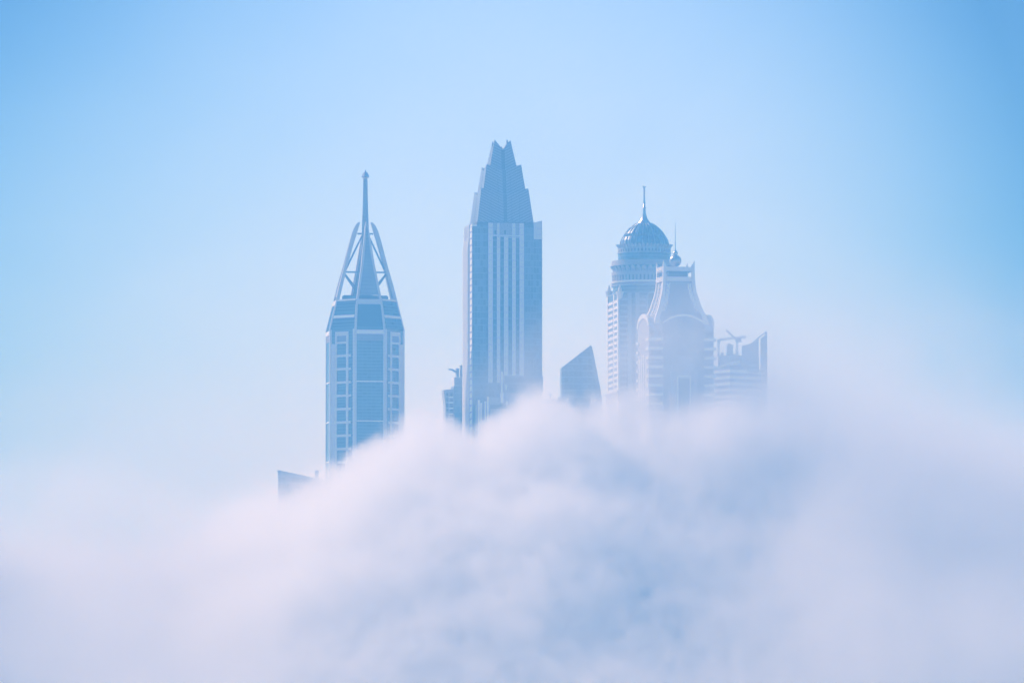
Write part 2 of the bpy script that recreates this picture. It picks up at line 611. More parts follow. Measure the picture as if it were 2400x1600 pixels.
def rear_block():
    Y, PX = 3190.0, 1066.0
    PHI = R(9)
    s = Y / CT / F
    X = W(PX, 920, Y)[0]
    Z = lambda y: Zat(y, Y - 20 * s)
    root = thing('setback_block', (X, Y, 0), PHI, 'narrow stepped block with two roof stacks half hidden behind the crowned tower', 'building')
    u = lambda px: (px - PX) / cos(PHI)
    b = MB(s)
    b.box(u(1061), u(1092), -20, 30, 0, Z(904))
    b.build('wall', M['glass_grid'], root)
    b = MB(s)
    b.box(u(1062), u(1092), -18, 26, Z(904), Z(883.5))
    b.build('plant_screen', M['pier'], root)
    f = MB(s)
    for i in range(9):
        f.box(u(1063 + 2.7 * i), u(1064.2 + 2.7 * i), -18.8, -18, Z(903), Z(885))
    f.parts('louvre', M['strip'], root)
    for a, c, t_ in ((1068.2, 1073.8, 864), (1078.2, 1088, 856.5)):
        k = MB(s)
        k.box(u(a), u(c), -14, 4, Z(883.5), Z(t_))
        k.box(u(a) - .6, u(c) + .6, -14.6, 4.6, Z(t_), Z(t_ - 1.6))
        k.build('roof_stack', M['tile'], root)
    wg = MB(s)
    wg.loft([[(u(1042), -16, 0), (u(1060.9), -16, 0), (u(1060.9), 20, 0), (u(1042), 20, 0)],
             [(u(1042), -16, Z(950)), (u(1060.9), -16, Z(950)), (u(1060.9), 20, Z(950)), (u(1042), 20, Z(950))],
             [(u(1037.5), -16, Z(913.5)), (u(1060.9), -16, Z(911)), (u(1060.9), 20, Z(911)), (u(1037.5), 20, Z(913.5))]])
    wg.build('wing', M['sand'], root)
    ww_ = MB(s)
    for i in range(9):
        y = 919 + 13 * i
        ww_.box(u(1043), u(1048.5), -16.6, -15.9, Z(y + 8), Z(y))
        ww_.box(u(1052), u(1059), -16.6, -15.9, Z(y + 8.5), Z(y))
    ww_.parts('window', M['strip'], root)
    bl = MB(s)
    for i in range(9):
        y = 929 + 13 * i
        bl.box(u(1049), u(1060), -19, -15.9, Z(y + 3), Z(y))
    bl.parts('balcony', M['white'], root)
    # roof davit
    cr = thing('roof_crane', (X, Y, 0), PHI, 'small dark jib crane reaching out from a roof stack beside the crowned tower', 'crane')
    j = MB(s)
    j.tube((u(1070), -17, Z(872.5)), (u(1066), -17, Z(871)), .7)
    j.tube((u(1066.5), -17, Z(871.5)), (u(1056.5), -17, Z(865.8)), .55)
    j.tube((u(1057), -17, Z(866)), (u(1048.6), -17, Z(865)), .4)
    j.build('jib', M['steel'], cr)
    j = MB(s)
    j.box(u(1067), u(1073), -19, -14.7, Z(876), Z(870))
    j.build('mount', M['steel'], cr)


rear_block()

# ================================================================== tower C : domed tower


def domed_tower():
    Y, PX, PHI = 3290.0, 1510.4, R(9.2)
    s = Y / CT / F
    X = W(PX, 700, Y)[0]
    root = thing('domed_tower', (X, Y, 0), PHI, 'round topped tower with a ribbed dome, petal cornices and a needle spire', 'skyscraper')
    Z = lambda y: Zat(y, Y)
    sp = MB(s)
    sp.lathe([(18.5, Z(526)), (14, Z(521.5)), (9.5, Z(516)), (6.2, Z(509)), (3.8, Z(500)), (3.1, Z(489)), (3.0, Z(488)), (5.0, Z(487.6)), (5.0, Z(486.4)), (2.7, Z(486)), (2.3, Z(470)), (1.9, Z(441)), (3.0, Z(440)), (2.2, Z(438)), (0.3, Z(437.5))], 20)
    sp.build('spire', M['metal'], root, True)
    fb = MB(s)
    fb.tube((-1.8, 0, Z(440)), (-2.6, 0, Z(435.5)), .35)
    fb.tube((1.8, 0, Z(440)), (2.4, 0, Z(437)), .35)
    fb.parts('finial', M['metal'], root)
    nr = 24
    fl = lambda a, r, z: 1.0 + 0.025 * abs(sin(nr * a / 2.0)) - .02
    d = MB(s)
    d.lathe([(19.0, Z(524.5)), (27, Z(529.5)), (36, Z(537)), (44, Z(546.5)), (50.5, Z(557))][::-1], 192, mod=fl)
    d.build('dome', M['dome'], root, True)
    d2 = MB(s)
    d2.lathe([(57.8, Z(584)), (57.6, Z(575)), (55.5, Z(565)), (51.3, Z(556.5))], 24, ph=R(7.5))
    d2.build('dome_skirt', M['dome'], root)
    dr = MB(s)
    for i in range(24):
        a = 2 * pi * i / 24
        pts = [(57.9, 576), (55.9, 565), (51.2, 556.5), (44.3, 546), (36.3, 536.6), (27.3, 529.2), (19.2, 524.2)]
        for (r0, y0), (r1, y1) in zip(pts, pts[1:]):
            dr.tube((r0 * cos(a), r0 * sin(a), Z(y0)), (r1 * cos(a), r1 * sin(a), Z(y1)), .28, 4)
    dr.build('dome_rib', M['metal'], root)

    def petals(n, r0, y0, r1, y1, name, mat):
        p = MB(s)
        for i in range(n):
            a = 2 * pi * (i + .5) / n
            h = pi / n * 0.92
            col = []
            for t_ in np.linspace(0, 1, 6):
                r = r0 + (r1 - r0) * t_ ** 2.2
                w = h * math.sqrt(max(1 - t_ ** 3.0, 0.02))
                z = Z(y0) + (Z(y1) - Z(y0)) * t_
                col.append([((r) * cos(a - w), (r) * sin(a - w), z), ((r + 1.6) * cos(a), (r + 1.6) * sin(a), z), ((r) * cos(a + w), (r) * sin(a + w), z), ((r - 2.2) * cos(a), (r - 2.2) * sin(a), z)])
            p.loft(col)
        p.build(name, mat, root)

    def ring(r, y0, y1, name, mat, n=96):
        p = MB(s)
        rs = r if isinstance(r, tuple) else (r, r)
        p.lathe([(rs[0], Z(y0)), (rs[1], Z(y1))], n)
        return p.build(name, mat, root)

    def arcade(n, r, y0, y1, frac):
        p = MB(s)
        for i in range(n):
            a = 2 * pi * i / n
            h = pi / n * frac
            q = [(r - 2, a - h), (r + 1, a - h), (r + 1, a + h), (r - 2, a + h)]
            p.loft([[(rr * cos(aa), rr * sin(aa), Z(y)) for rr, aa in q] for y in (y0, y1)])
        p.parts('column', M['sand'], root)

    petals(44, 60.5, 584, 66.5, 574.5, 'petal_cornice', M['sand'])
    ring(61.5, 586, 583.2, 'cornice', M['sand'])
    ring(60.0, 595, 585.9, 'drum', M['glass'])
    arcade(46, 61.0, 593, 586, .55)
    ring(63.2, 595.4, 593, 'cornice', M['sand'])
    ring(61.6, 614, 595.3, 'drum', M['glass_lines'])
    ring((78.5, 76.5), 625.5, 613, 'terrace', M['sand'])
    ring(71.0, 641, 625.4, 'drum', M['glass'])
    petals(34, 72, 640, 79.5, 625.6, 'petal_cornice', M['sand'])
    ring((76.6, 77.2), 648, 640, 'cornice', M['sand'])
    ring(73.5, 662, 647.9, 'drum', M['glass'])
    arcade(52, 74.8, 661, 648, .55)
    ring((78.5, 79.2), 665.5, 661.2, 'cornice', M['white'])
    ring((75.5, 76.5), 669, 665.4, 'cornice', M['sand'])
    ring((77.2, 78), 673, 669, 'cornice', M['sand'])
    ring(73.5, 700, 672.9, 'drum', M['glass_lines'])
    # square shaft
    h = 74.5
    cf = cos(PHI)
    U = lambda px: (px - 1522.2) / cf
    Zf = lambda y: Zat(y, Y - h * s)
    Zs = lambda y: Zat(y, Y - 30 * s)
    b = MB(s)
    b.box(-h, h, -h, h, 0, Zf(683))
    b.build('wall', M['sand_grid'], root)
    for sgx in (-1, 1):
        for (a, c) in ((1469, 1478), (1487.5, 1496)):
            p = MB(s)
            x0, x1 = (U(a), U(c)) if sgx < 0 else (-U(c), -U(a))
            p.box(x0, x1, -h - 3, -h + 1, 0, Zf(686))
            p.build('pier', M['sand'], root)
        wn = MB(s)
        x0, x1 = (U(1478.2), U(1487.3)) if sgx < 0 else (-U(1487.3), -U(1478.2))
        wn.box(x0, x1, -h - 1.2, -h + 1, 0, Zf(689))
        wn.build('window_strip', M['strip'], root)
        for i in range(24):
            y = 699 + 13.7 * i
            for (a, c) in ((1451, 1468.8), (1496.2, 1512)):
                bl = MB(s)
                x0, x1 = (U(a), U(c)) if sgx < 0 else (-U(c), -U(a))
                bl.box(x0, x1, -h - 2.2, -h + .5, Zf(y + 5.5), Zf(y))
                bl.build('balcony', M['sand'], root)
    ar = MB(s)
    zc = Zf(696)
    secs = [[(17.5, y_, 0), (17.5, y_ + 3.7, 0), (14, y_ + 3.7, 0), (14, y_, 0)] for y_ in (-h - 3.2,)]
    for i in range(17):
        a = pi * i / 16
        xo, zo, xi, zi = 4 + 13.5 * cos(a), zc + 13.5 * sin(a) * s, 4 + 10 * cos(a), zc + 10 * sin(a) * s
        secs.append([(xo, -h - 3.2, zo), (xo, -h + .5, zo), (xi, -h + .5, zi), (xi, -h - 3.2, zi)])
    secs.append([(-9.5, -h - 3.2, 0), (-9.5, -h + .5, 0), (-6, -h + .5, 0), (-6, -h - 3.2, 0)])
    ar.loft(secs)
    ar.build('arch', M['sand'], root)
    ag = MB(s)
    ag.prism([(4 - 9.9, -h - .8), (4 + 9.9, -h - .8), (4 + 9.9, -h + .5), (4 - 9.9, -h + .5)], 0, zc + 6 * s)
    ag.build('window_strip', M['strip'], root)
    # side faces with lattice piers
    for sg in (-1, 1):
        def xx(a, c):
            return (min(sg * a, sg * c), max(sg * a, sg * c))
        gl = MB(s)
        gl.box(*xx(h - .5, h + .6), -h + 6, h - 6, 0, Zs(688))
        gl.build('window_strip', M['strip'], root)
        for (a, c) in ((-h - 2, -h + 10), (h - 16, h - 3), (-20, -8)):
            p = MB(s)
            p.box(*xx(h - 1, h + (2.6 if a != -20 else 1.4)), a, c, 0, Zs(690))
            p.build('pier', M['white'], root)
        for i in range(17):
            y = 706 + 13.7 * i
            for (a, c) in ((-h + 10.1, -20.1), (-7.9, h - 16.1)):
                bl = MB(s)
                bl.box(*xx(h + .5, h + 2.0), a + 4, c - 4, Zs(y + 6.5), Zs(y))
                bl.build('balcony', M['white'], root)
    for sx in (-1, 1):
        for sy in (-1, 1):
            cp = MB(s)
            zz = Zat(686, Y + sy * h * s)
            cp.lathe([(5, zz - 4), (9.5, zz), (9.5, zz + .6), (5, zz + .7), (4, zz + 2.2), (.2, zz + 4.5)], 10, cx=sx * (h - 3), cy=sy * (h - 3))
            cp.build('corner_cap', M['white'], root)
    lc = MB(s)
    lc.box(-h - 5, h + 5, -h - 5, h + 5, Zs(923), Zs(919))
    lc.box(-h - 3.2, h + 3.2, -h - 3.2, h + 3.2, Zs(946), Zs(923))
    lc.parts('cornice', M['sand'], root)


domed_tower()

# ================================================================== tower D : flared arch tower


def flared_tower():
    Y, PX, PHI = 3095.0, 1583.2, R(11.2)
    s = Y / CT / F
    X = W(PX, 750, Y)[0]
    root = thing('flared_tower', (X, Y, 0), PHI, 'pale tower with a concave flared top, four horns and a ball spire, veiled by mist', 'skyscraper')
    cf = cos(PHI)
    Z = lambda y, d=0.0: Zat(y, Y - d * s)
    hw_y = [609, 625, 650, 668, 680, 690, 700, 711, 721, 730, 738, 750, 762]
    hw = [37.6, 37.6, 38.0, 39.2, 40.8, 43.0, 46.0, 49.0, 52.2, 56.0, 60.0, 63.5, 66.0]
    def HW(y):
        return float(np.interp(y, hw_y, hw))
    def zc(y):
        return Z(y, HW(y))
    rows = [760, 750, 740, 730, 720, 710, 700, 690, 680, 668, 650, 625]
    for sx in (-1, 1):
        for sy in (-1, 1):
            c = MB(s)
            secs = []
            for y in rows:
                H, w = HW(y), 7.2 + max(0, (y - 680)) * 0.07
                z = zc(y)
                q = [(H, H), (H - w, H), (H - w, H - 5), (H - 5, H - 5), (H - 5, H - w), (H, H - w)]
                secs.append([(sx * a, sy * b_, z) for a, b_ in q])
            c.loft(secs)
            c.build('corner_column', M['white'], root)
            hn = MB(s)
            z0, z1 = Z(625, 37), Z(609.5, 37)
            hn.loft([[(sx * 37.6, sy * 37.6, z0), (sx * 29.5, sy * 37.6, z0), (sx * 29.5, sy * 30, z0), (sx * 37.6, sy * 30, z0)],
                     [(sx * 37.6, sy * 37.6, z0 + (z1 - z0) * .5), (sx * 33.5, sy * 37.6, z0 + (z1 - z0) * .5), (sx * 33.5, sy * 34, z0 + (z1 - z0) * .5), (sx * 37.6, sy * 34, z0 + (z1 - z0) * .5)],
                     [(sx * 37.6, sy * 37.6, z1), (sx * 37.0, sy * 37.6, z1), (sx * 37.0, sy * 37.0, z1), (sx * 37.6, sy * 37.0, z1)]])
            hn.build('horn', M['white'], root)
    # recessed faces between the columns
    core = MB(s)
    secs = []
    for y in rows:
        if y < 658:
            continue
        H = HW(y) - 4.6
        secs.append([(-H, -H, zc(y)), (H, -H, zc(y)), (H, H, zc(y)), (-H, H, zc(y))])
    H = HW(658) - 4.6
    secs.append([(-H, -H, zc(658)), (H, -H, zc(658)), (H, H, zc(658)), (-H, H, zc(658))])
    core.loft(secs)
    core.build('recess_panel', M['tile'], root)
    for (y0, y1, out) in ((635, 625.2, 0.5), (658.5, 648.5, 1.2)):
        for a in range(4):
            ca, sa = round(cos(a * pi / 2)), round(sin(a * pi / 2))
            bm_ = MB(s)
            q = [(-30.2, -37.4 - out), (30.2, -37.4 - out), (30.2, -33), (-30.2, -33)]
            bm_.loft([[(x * ca - y * sa, x * sa + y * ca, Z(yy, 37)) for x, y in q] for yy in (y0, y1)])
            bm_.build('beam', M['white'], root)
    tp = MB(s)
    tp.box(-32.8, 32.8, -32.8, 32.8, Z(634, 37), Z(627, 37))
    tp.build('roof', M['sand'], root)
    inn = MB(s)
    inn.box(-20, 26, -14, 18, Z(660, 37), Z(634.2, 37))
    inn.build('lantern_core', M['glass'], root)
    # louvres / lattice on the side faces and front edges
    for sg in (-1, 1):
        lv = MB(s)
        for i in range(3):
            for (ya) in (627.5, 650.5):
                y = ya + 3.2 * i
                lv.box(min(sg * 36, sg * 39.4), max(sg * 36, sg * 39.4), -29, 29, Z(y + 1.7, 0), Z(y, 0))
        lv.parts('louvre', M['white'], root)
        lat = MB(s)
        for u0 in (-22, 8):
            ys_ = list(np.linspace(662, 736, 9))
            for i, (ya, yb) in enumerate(zip(ys_, ys_[1:])):
                for d in (0, 1):
                    a0, a1 = (u0, u0 + 14) if d == 0 else (u0 + 14, u0)
                    lat.tube((sg * (HW(ya) - 3.6), a0, zc(ya)), (sg * (HW(yb) - 3.6), a1, zc(yb)), .45, 4)
        lat.build('lattice', M['white'], root)
        fl = MB(s)
        ys_ = list(np.linspace(664, 730, 7))
        for ya, yb in zip(ys_, ys_[1:]):
            for d in (0, 1):
                a0, a1 = (0, 8) if d == 0 else (8, 0)
                xa, xb = HW(ya) - 10 - a0, HW(yb) - 10 - a1
                fl.tube((sg * xa, -(HW(ya) - 3.4), zc(ya)), (sg * xb, -(HW(yb) - 3.4), zc(yb)), .55, 4)
            ym = (ya + yb) / 2
            xm = HW(ym) - 14
            fl.tube((sg * xm, -(HW(ym) - 3.4), zc(ym) - .9), (sg * xm, -(HW(ym) - 3.4), zc(ym) + .9), .8, 6)
        fl.build('lattice', M['white'], root)
    # ball finial
    bf = MB(s)
    bf.lathe([(14.2 * sin(t_), Z(611.5) - 14.2 * s * cos(t_)) for t_ in np.linspace(0.02, pi - .1, 18)], 28)
    bf.build('ball', M['metal'], root, True)
    b2 = MB(s)
    b2.lathe([(5.9 * sin(t_), Z(593.5) - 5.9 * s * cos(t_)) for t_ in np.linspace(0.25, pi - .2, 12)], 18)
    b2.build('ball', M['metal'], root, True)
    nd = MB(s)
    nd.lathe([(3.0, Z(588.5)), (2.6, Z(586.5)), (1.2, Z(585.5)), (1.1, Z(570)), (2.0, Z(569.6)), (2.0, Z(568.8)), (.9, Z(568.4)), (.6, Z(540)), (.25, Z(520))], 10)
    nd.build('spire', M['metal'], root)
    # body with a barrel vault across the top
    hx, hy = 77.5, 61.0
    Zf = lambda y: Z(y, hy)
    bd = MB(s)
    zb = Z(768, 0)
    zt = Z(739.5, 0)
    arc = [(-hy * cos(t_), zb + (zt - zb) * sin(t_)) for t_ in np.linspace(0, pi, 17)]
    prof = [(-hy, 0.0)] + arc + [(hy, 0.0)]
    bd.loft([[(x, a, z) for a, z in prof] for x in (-hx, hx)])
    bd.build('wall', M['sand'], root)
    for sg in (-1, 1):
        vr = MB(s)
        secs = []
        for t_ in np.linspace(0, pi, 17):
            o = (-(hy + 1.5) * cos(t_), zb + (zt - zb + .6) * sin(t_))
            i_ = (-(hy - 7) * cos(t_), zb + (zt - zb - 1.9) * sin(t_))
            xa, xb = sg * (hx - 3), sg * (hx + 1.6)
            secs.append([(xa, *o), (xb, *o), (xb, *i_), (xa, *i_)])
        vr.loft(secs)
        vr.build('vault_rim', M['white'], root)
    # large front arch
    fa = MB(s)
    U = lambda px: (px - 1595.0) / cf
    secs = []
    for t_ in np.linspace(-1, 1, 21):
        x, yo = U(1600.5) + 49.5 * t_, 735.5 + 18 * t_ * t_
        secs.append([(x, -hy - 2.5, Zf(yo)), (x, -hy + 45, Zf(yo)), (x, -hy + 45, Zf(yo + 5.5)), (x, -hy - 2.5, Zf(yo + 5.5))])
    fa.loft(secs)
    fa.build('front_arch', M['white'], root)
    ft = MB(s)
    poly = [(U(1600.5) + 49.5 * t_, Zf(740.8 + 18 * t_ * t_)) for t_ in np.linspace(-1, 1, 15)]
    poly = [(poly[0][0], 0.0)] + poly + [(poly[-1][0], 0.0)]
    ft.loft([[(x, yv, z) for x, z in poly] for yv in (-hy - 1.0, -hy + 30)])
    ft.build('front_wall', M['glass_grid'], root)
    # wrapped corner balconies
    for sx, a, c in ((-1, 1519, 1550.5), (1, 1648, 1671.5)):
        for i in range(13):
            y = 795.5 + 21.5 * i
            bl = MB(s)
            x0, x1 = (-hx - 2.2, U(c)) if sx < 0 else (U(a), hx + 5)
            bl.box(x0, x1, -hy - 4.5, -hy + 26, Zf(y + 3.4), Zf(y - 3.8))
            bl.build('balcony', M['white'], root)
        gl = MB(s)
        x0, x1 = (-hx + 3.5, U(c - 1)) if sx < 0 else (U(a + 1), hx - 3)
        gl.box(x0, x1, -hy - 1.6, -hy + .5, 0, Zf(776))
        gl.build('window_bay', M['strip'], root)
    # side face fins
    for sg in (-1, 1):
        for (a, c, top) in ((-40, -30, 838), (-14, -4, 832), (8, 18, 832), (32, 44, 838)):
            sf = MB(s)
            sf.box(min(sg * (hx - 1), sg * (hx + 1.2)), max(sg * (hx - 1), sg * (hx + 1.2)), a, c, 0, Z(top))
            sf.build('fin', M['white'], root)
        for i in range(9):
            y = 803 + 21.5 * i
            bl = MB(s)
            bl.box(min(sg * (hx - 1), sg * (hx + 3.4)), max(sg * (hx - 1), sg * (hx + 3.4)), 44.2, hy - 1, Z(y + 4), Z(y - 3))
            bl.build('balcony', M['white'], root)
    # stepped centre portal
    pt = MB(s)
    pt.box(U(1568), U(1631), -hy - 6, -hy - .9, 0, Zf(866))
    pt.box(U(1572), U(1626), -hy - 5.5, -hy - .9, Zf(866), Zf(853))
    pt.box(U(1584), U(1617), -hy - 5, -hy - .9, Zf(853), Zf(834))
    pt.build('portal', M['sand'], root)
    pw = MB(s)
    pw.box(U(1586.5), U(1612.5), -hy - 6.6, -hy - 5.8, Zf(1100), Zf(887))
    pw.build('window', M['glass'], root)
    for side in (1576.5, 1621):
        for i in range(9):
            k = MB(s)
            y = 875.5 + 21.3 * i
            k.box(U(side - 2.4), U(side + 2.4), -hy - 6.4, -hy - 5.8, Zf(y + 3), Zf(y - 3))
            k.build('window', M['strip'], root)
    pf = MB(s)
    for a, c in ((1583.6, 1586.3), (1612.7, 1615.6)):
        pf.box(U(a), U(c), -hy - 7, -hy - 5.8, Zf(1100), Zf(883))
    pf.box(U(1583.6), U(1615.6), -hy - 7, -hy - 5.8, Zf(883), Zf(880.5))
    pf.build('window_frame', M['white'], root)


flared_tower()

# ================================================================== building G : banded office building with sail, plus two cranes


def banded_building():
    Y = 3115.0
    s = Y / CT / F
    X = W(1711, 870, Y)[0]
    root = thing('banded_building', (X, Y, 0), 0.0, 'banded office building with a tall curved roof sail, cranes on its roof, fading into mist', 'building')
    u = lambda px: px - 1711
    Z = lambda y, d=0.0: Zat(y, Y + d)
    # plan: near corner at (0,0); one facade recedes towards 1621, the other runs to 1800
    dl = 135.0                                    # depth (px) of the far end of the lit facade
    A, B, C, D = (u(1621), dl), (0, 0), (u(1795), 60), (u(1740), 190)
    zt = Z(862)
    b = MB(s)
    b.prism([A, B, C, D], 0, zt)
    b.build('wall', M['glass_grid'], root)
    dirl = Vector((A[0] - B[0], A[1] - B[1])).normalized()
    nl = Vector((-dirl.y, dirl.x))
    if nl.y > 0:
        nl = -nl
    dirr = Vector((C[0] - B[0], C[1] - B[1])).normalized()
    nr_ = Vector((dirr.y, -dirr.x))
    def band(y0, y1, name='floor_band', out=2.4):
        k = MB(s)
        p = [Vector(A), Vector(B), Vector(C)]
        mid = (nl + nr_).normalized() * out * 1.3
        o = [p[0] + nl * out, p[1] + mid, p[2] + nr_ * out]
        poly = [tuple(o[0]), tuple(o[1]), tuple(o[2]), tuple(p[2] - nr_ * 3), tuple(p[1] - mid), tuple(p[0] - nl * 3)]
        k.prism(poly, Z(y0), Z(y1))
        k.build(name, M['white'], root)
    for i in range(13):
        y = 869 + 14.6 * i
        band(y + 3.6, y - 3.8)
    # white stair block and set-back storeys
    w = MB(s)
    q = [(u(1652), 105), (u(1685), 56), (u(1700), 100), (u(1668), 140)]
    w.prism(q, zt - 4, Z(830, 17))
    w.build('stair_block', M['white'], root)
    t_ = MB(s)
    t_.prism([(u(1690), 62), (u(1712), 30), (u(1782), 74), (u(1760), 150)], zt - 2, Z(834, 14))
    t_.build('upper_storey', M['tile'], root)
    cv = MB(s)
    secs = []
    for i in range(9):
        f = i / 8
        secs.append((u(1668 + 52 * f), 60 - 44 * f, Z(864 - 14 * math.sin(f * pi / 2), 10)))
    vs, fs = [], []
    for x, y, z in secs:
        vs += [(x, y, z), (x + 16, y + 26, z + 1.5), (x + 16, y + 26, z - 1.2), (x, y, z - 1.6)]
    for i in range(8):
        for j in range(4):
            fs.append((4 * i + j, 4 * i + (j + 1) % 4, 4 * i + 4 + (j + 1) % 4, 4 * i + 4 + j))
    fs += [(0, 1, 2, 3), (35, 34, 33, 32)]
    cv.add(vs, fs)
    cv.build('canopy', M['white'], root)
    # sail
    dS = 24.0
    sail = MB(s)
    xs = np.linspace(1740, 1779.5, 9)
    top = np.interp(xs, [1740, 1752, 1768, 1774, 1779.5], [810, 807.5, 802.5, 798, 793])
    vs, fs = [], []
    for x, y in zip(xs, top):
        vs += [(u(x), dS / s * .25, Z(y, 6)), (u(x), dS / s * .25 + 9, Z(y, 6)), (u(x), dS / s * .25 + 9, zt - 2), (u(x), dS / s * .25, zt - 2)]
    for i in range(len(xs) - 1):
        for j in range(4):
            fs.append((4 * i + j, 4 * i + (j + 1) % 4, 4 * i + 4 + (j + 1) % 4, 4 * i + 4 + j))
    fs += [(0, 1, 2, 3), (4 * len(xs) - 1, 4 * len(xs) - 2, 4 * len(xs) - 3, 4 * len(xs) - 4)]
    sail.add(vs, fs)
    sail.build('sail', M['tile'], root)
    fin = MB(s)
    f0, f1 = 30, 40
    fin.add([(u(1784), f0, zt - 90), (u(1799.5), f0, zt - 90), (u(1799.5), f0, Z(782, 7)), (u(1784), f0, Z(793, 7)),
             (u(1784), f1, zt - 90), (u(1799.5), f1, zt - 90), (u(1799.5), f1, Z(782, 7)), (u(1784), f1, Z(793, 7))],
            [(0, 1, 2, 3), (7, 6, 5, 4), (0, 4, 5, 1), (1, 5, 6, 2), (2, 6, 7, 3), (3, 7, 4, 0)])
    fin.build('sail', M['tile'], root)
    rail = MB(s)
    rp = [(1764, 804), (1772, 797), (1779, 791.5), (1786, 786), (1793, 781), (1797.5, 778.5)]
    for (xa, ya), (xb, yb) in zip(rp, rp[1:]):
        rail.tube((u(xa), 32, Z(ya, 7)), (u(xb), 32, Z(yb, 7)), .35)
    rail.tube((u(1797), 35, Z(782, 7)), (u(1797), 35, Z(776.5, 7)), .6)
    rail.build('sail_rail', M['steel'], root)
    rb = MB(s)
    rb.box(u(1706), u(1720), 46, 66, zt, Z(808, 12))
    rb.box(u(1708.5), u(1715), 50, 60, Z(808, 12), Z(806.2, 12))
    rb.tube((u(1710.5), 52, Z(808, 12)), (u(1710.5), 52, Z(804, 12)), .25)
    rb.build('roof_plant', M['tile'], root)
    ra = MB(s)
    random.seed(4)
    for i in range(26):
        x = random.uniform(1690, 1775)
        y0 = 44 + random.uniform(0, 20)
        h = random.uniform(1.0, 6.0)
        w_ = random.uniform(.8, 2.8)
        ra.box(u(x), u(x + w_), y0, y0 + w_, Z(836, 12), Z(831 - h, 12))
    ra.build('roof_clutter', M['steel'], root)

    # two tower cranes standing on the roof
    def crane(px, ytop, label, jib, cab):
        Xc = W(px, ytop, Y + 12)[0]
        ct = thing('tower_crane', (Xc, Y + 12, Z(836, 12)), 0.0, label, 'crane', 'cranes on the banded building')
        zb = Z(836, 12)
        v = lambda q: ((q[0] - px), 0.0, Z(q[1], 12) - zb)
        m = MB(s)
        w_ = 1.5
        H = Z(ytop, 12) - zb
        for sx in (-1, 1):
            for sy in (-1, 1):
                m.tube((sx * w_, sy * w_, 0), (sx * w_, sy * w_, H), .2, 5)
        nz = 7
        for i in range(nz):
            z0, z1 = H * i / nz, H * (i + 1) / nz
            for sy in (-1, 1):
                m.tube((-w_, sy * w_, z0), (w_, sy * w_, z1), .14, 4)
                m.tube((sy * w_, w_, z0), (sy * w_, -w_, z1), .14, 4)
        m.build('mast', M['steel'], ct)
        j = MB(s)
        for (a, c) in zip(jib, jib[1:]):
            pa, pc = v(a), v(c)
            for o in ((0, -1.0, 0.0), (0, 1.0, 0.0), (0, 0, 0.75)):
                j.tube((pa[0], pa[1] + o[1], pa[2] + o[2]), (pc[0], pc[1] + o[1], pc[2] + o[2]), .2, 5)
            nn = 10
            for i in range(nn):
                q0 = [pa[k] + (pc[k] - pa[k]) * i / nn for k in range(3)]
                q1 = [pa[k] + (pc[k] - pa[k]) * (i + 1) / nn for k in range(3)]
                j.tube((q0[0], q0[1] - 1, q0[2]), (q1[0], q1[1], q1[2] + .75), .12, 4)
                j.tube((q0[0], q0[1] + 1, q0[2]), (q1[0], q1[1], q1[2] + .75), .12, 4)
        j.build('jib', M['steel'], ct)
        k = MB(s)
        for (a, b_, c, d) in cab:
            k.box(a - px, b_ - px, -3, 3, Z(d, 12) - zb, Z(c, 12) - zb)
        k.build('cab', M['steel'], ct)
    crane(1684, 800, 'flat topped tower crane with a long level jib beside the pale flared tower', [(1681, 799.3), (1692, 797), (1720, 793.5), (1750, 790.5)], [(1681, 1687.5, 799, 804.5), (1690, 1694, 794.6, 797.5)])
    crane(1727.7, 804, 'luffing tower crane with a raised short jib and blocky cab', [(1702.3, 775.3), (1711, 783), (1722, 793.2), (1726, 797)], [(1723.5, 1737.5, 792.5, 801), (1725.5, 1731, 801, 804.2), (1700.5, 1704, 774, 777)])


banded_building()

# ================================================================== building H : slanted glass tower


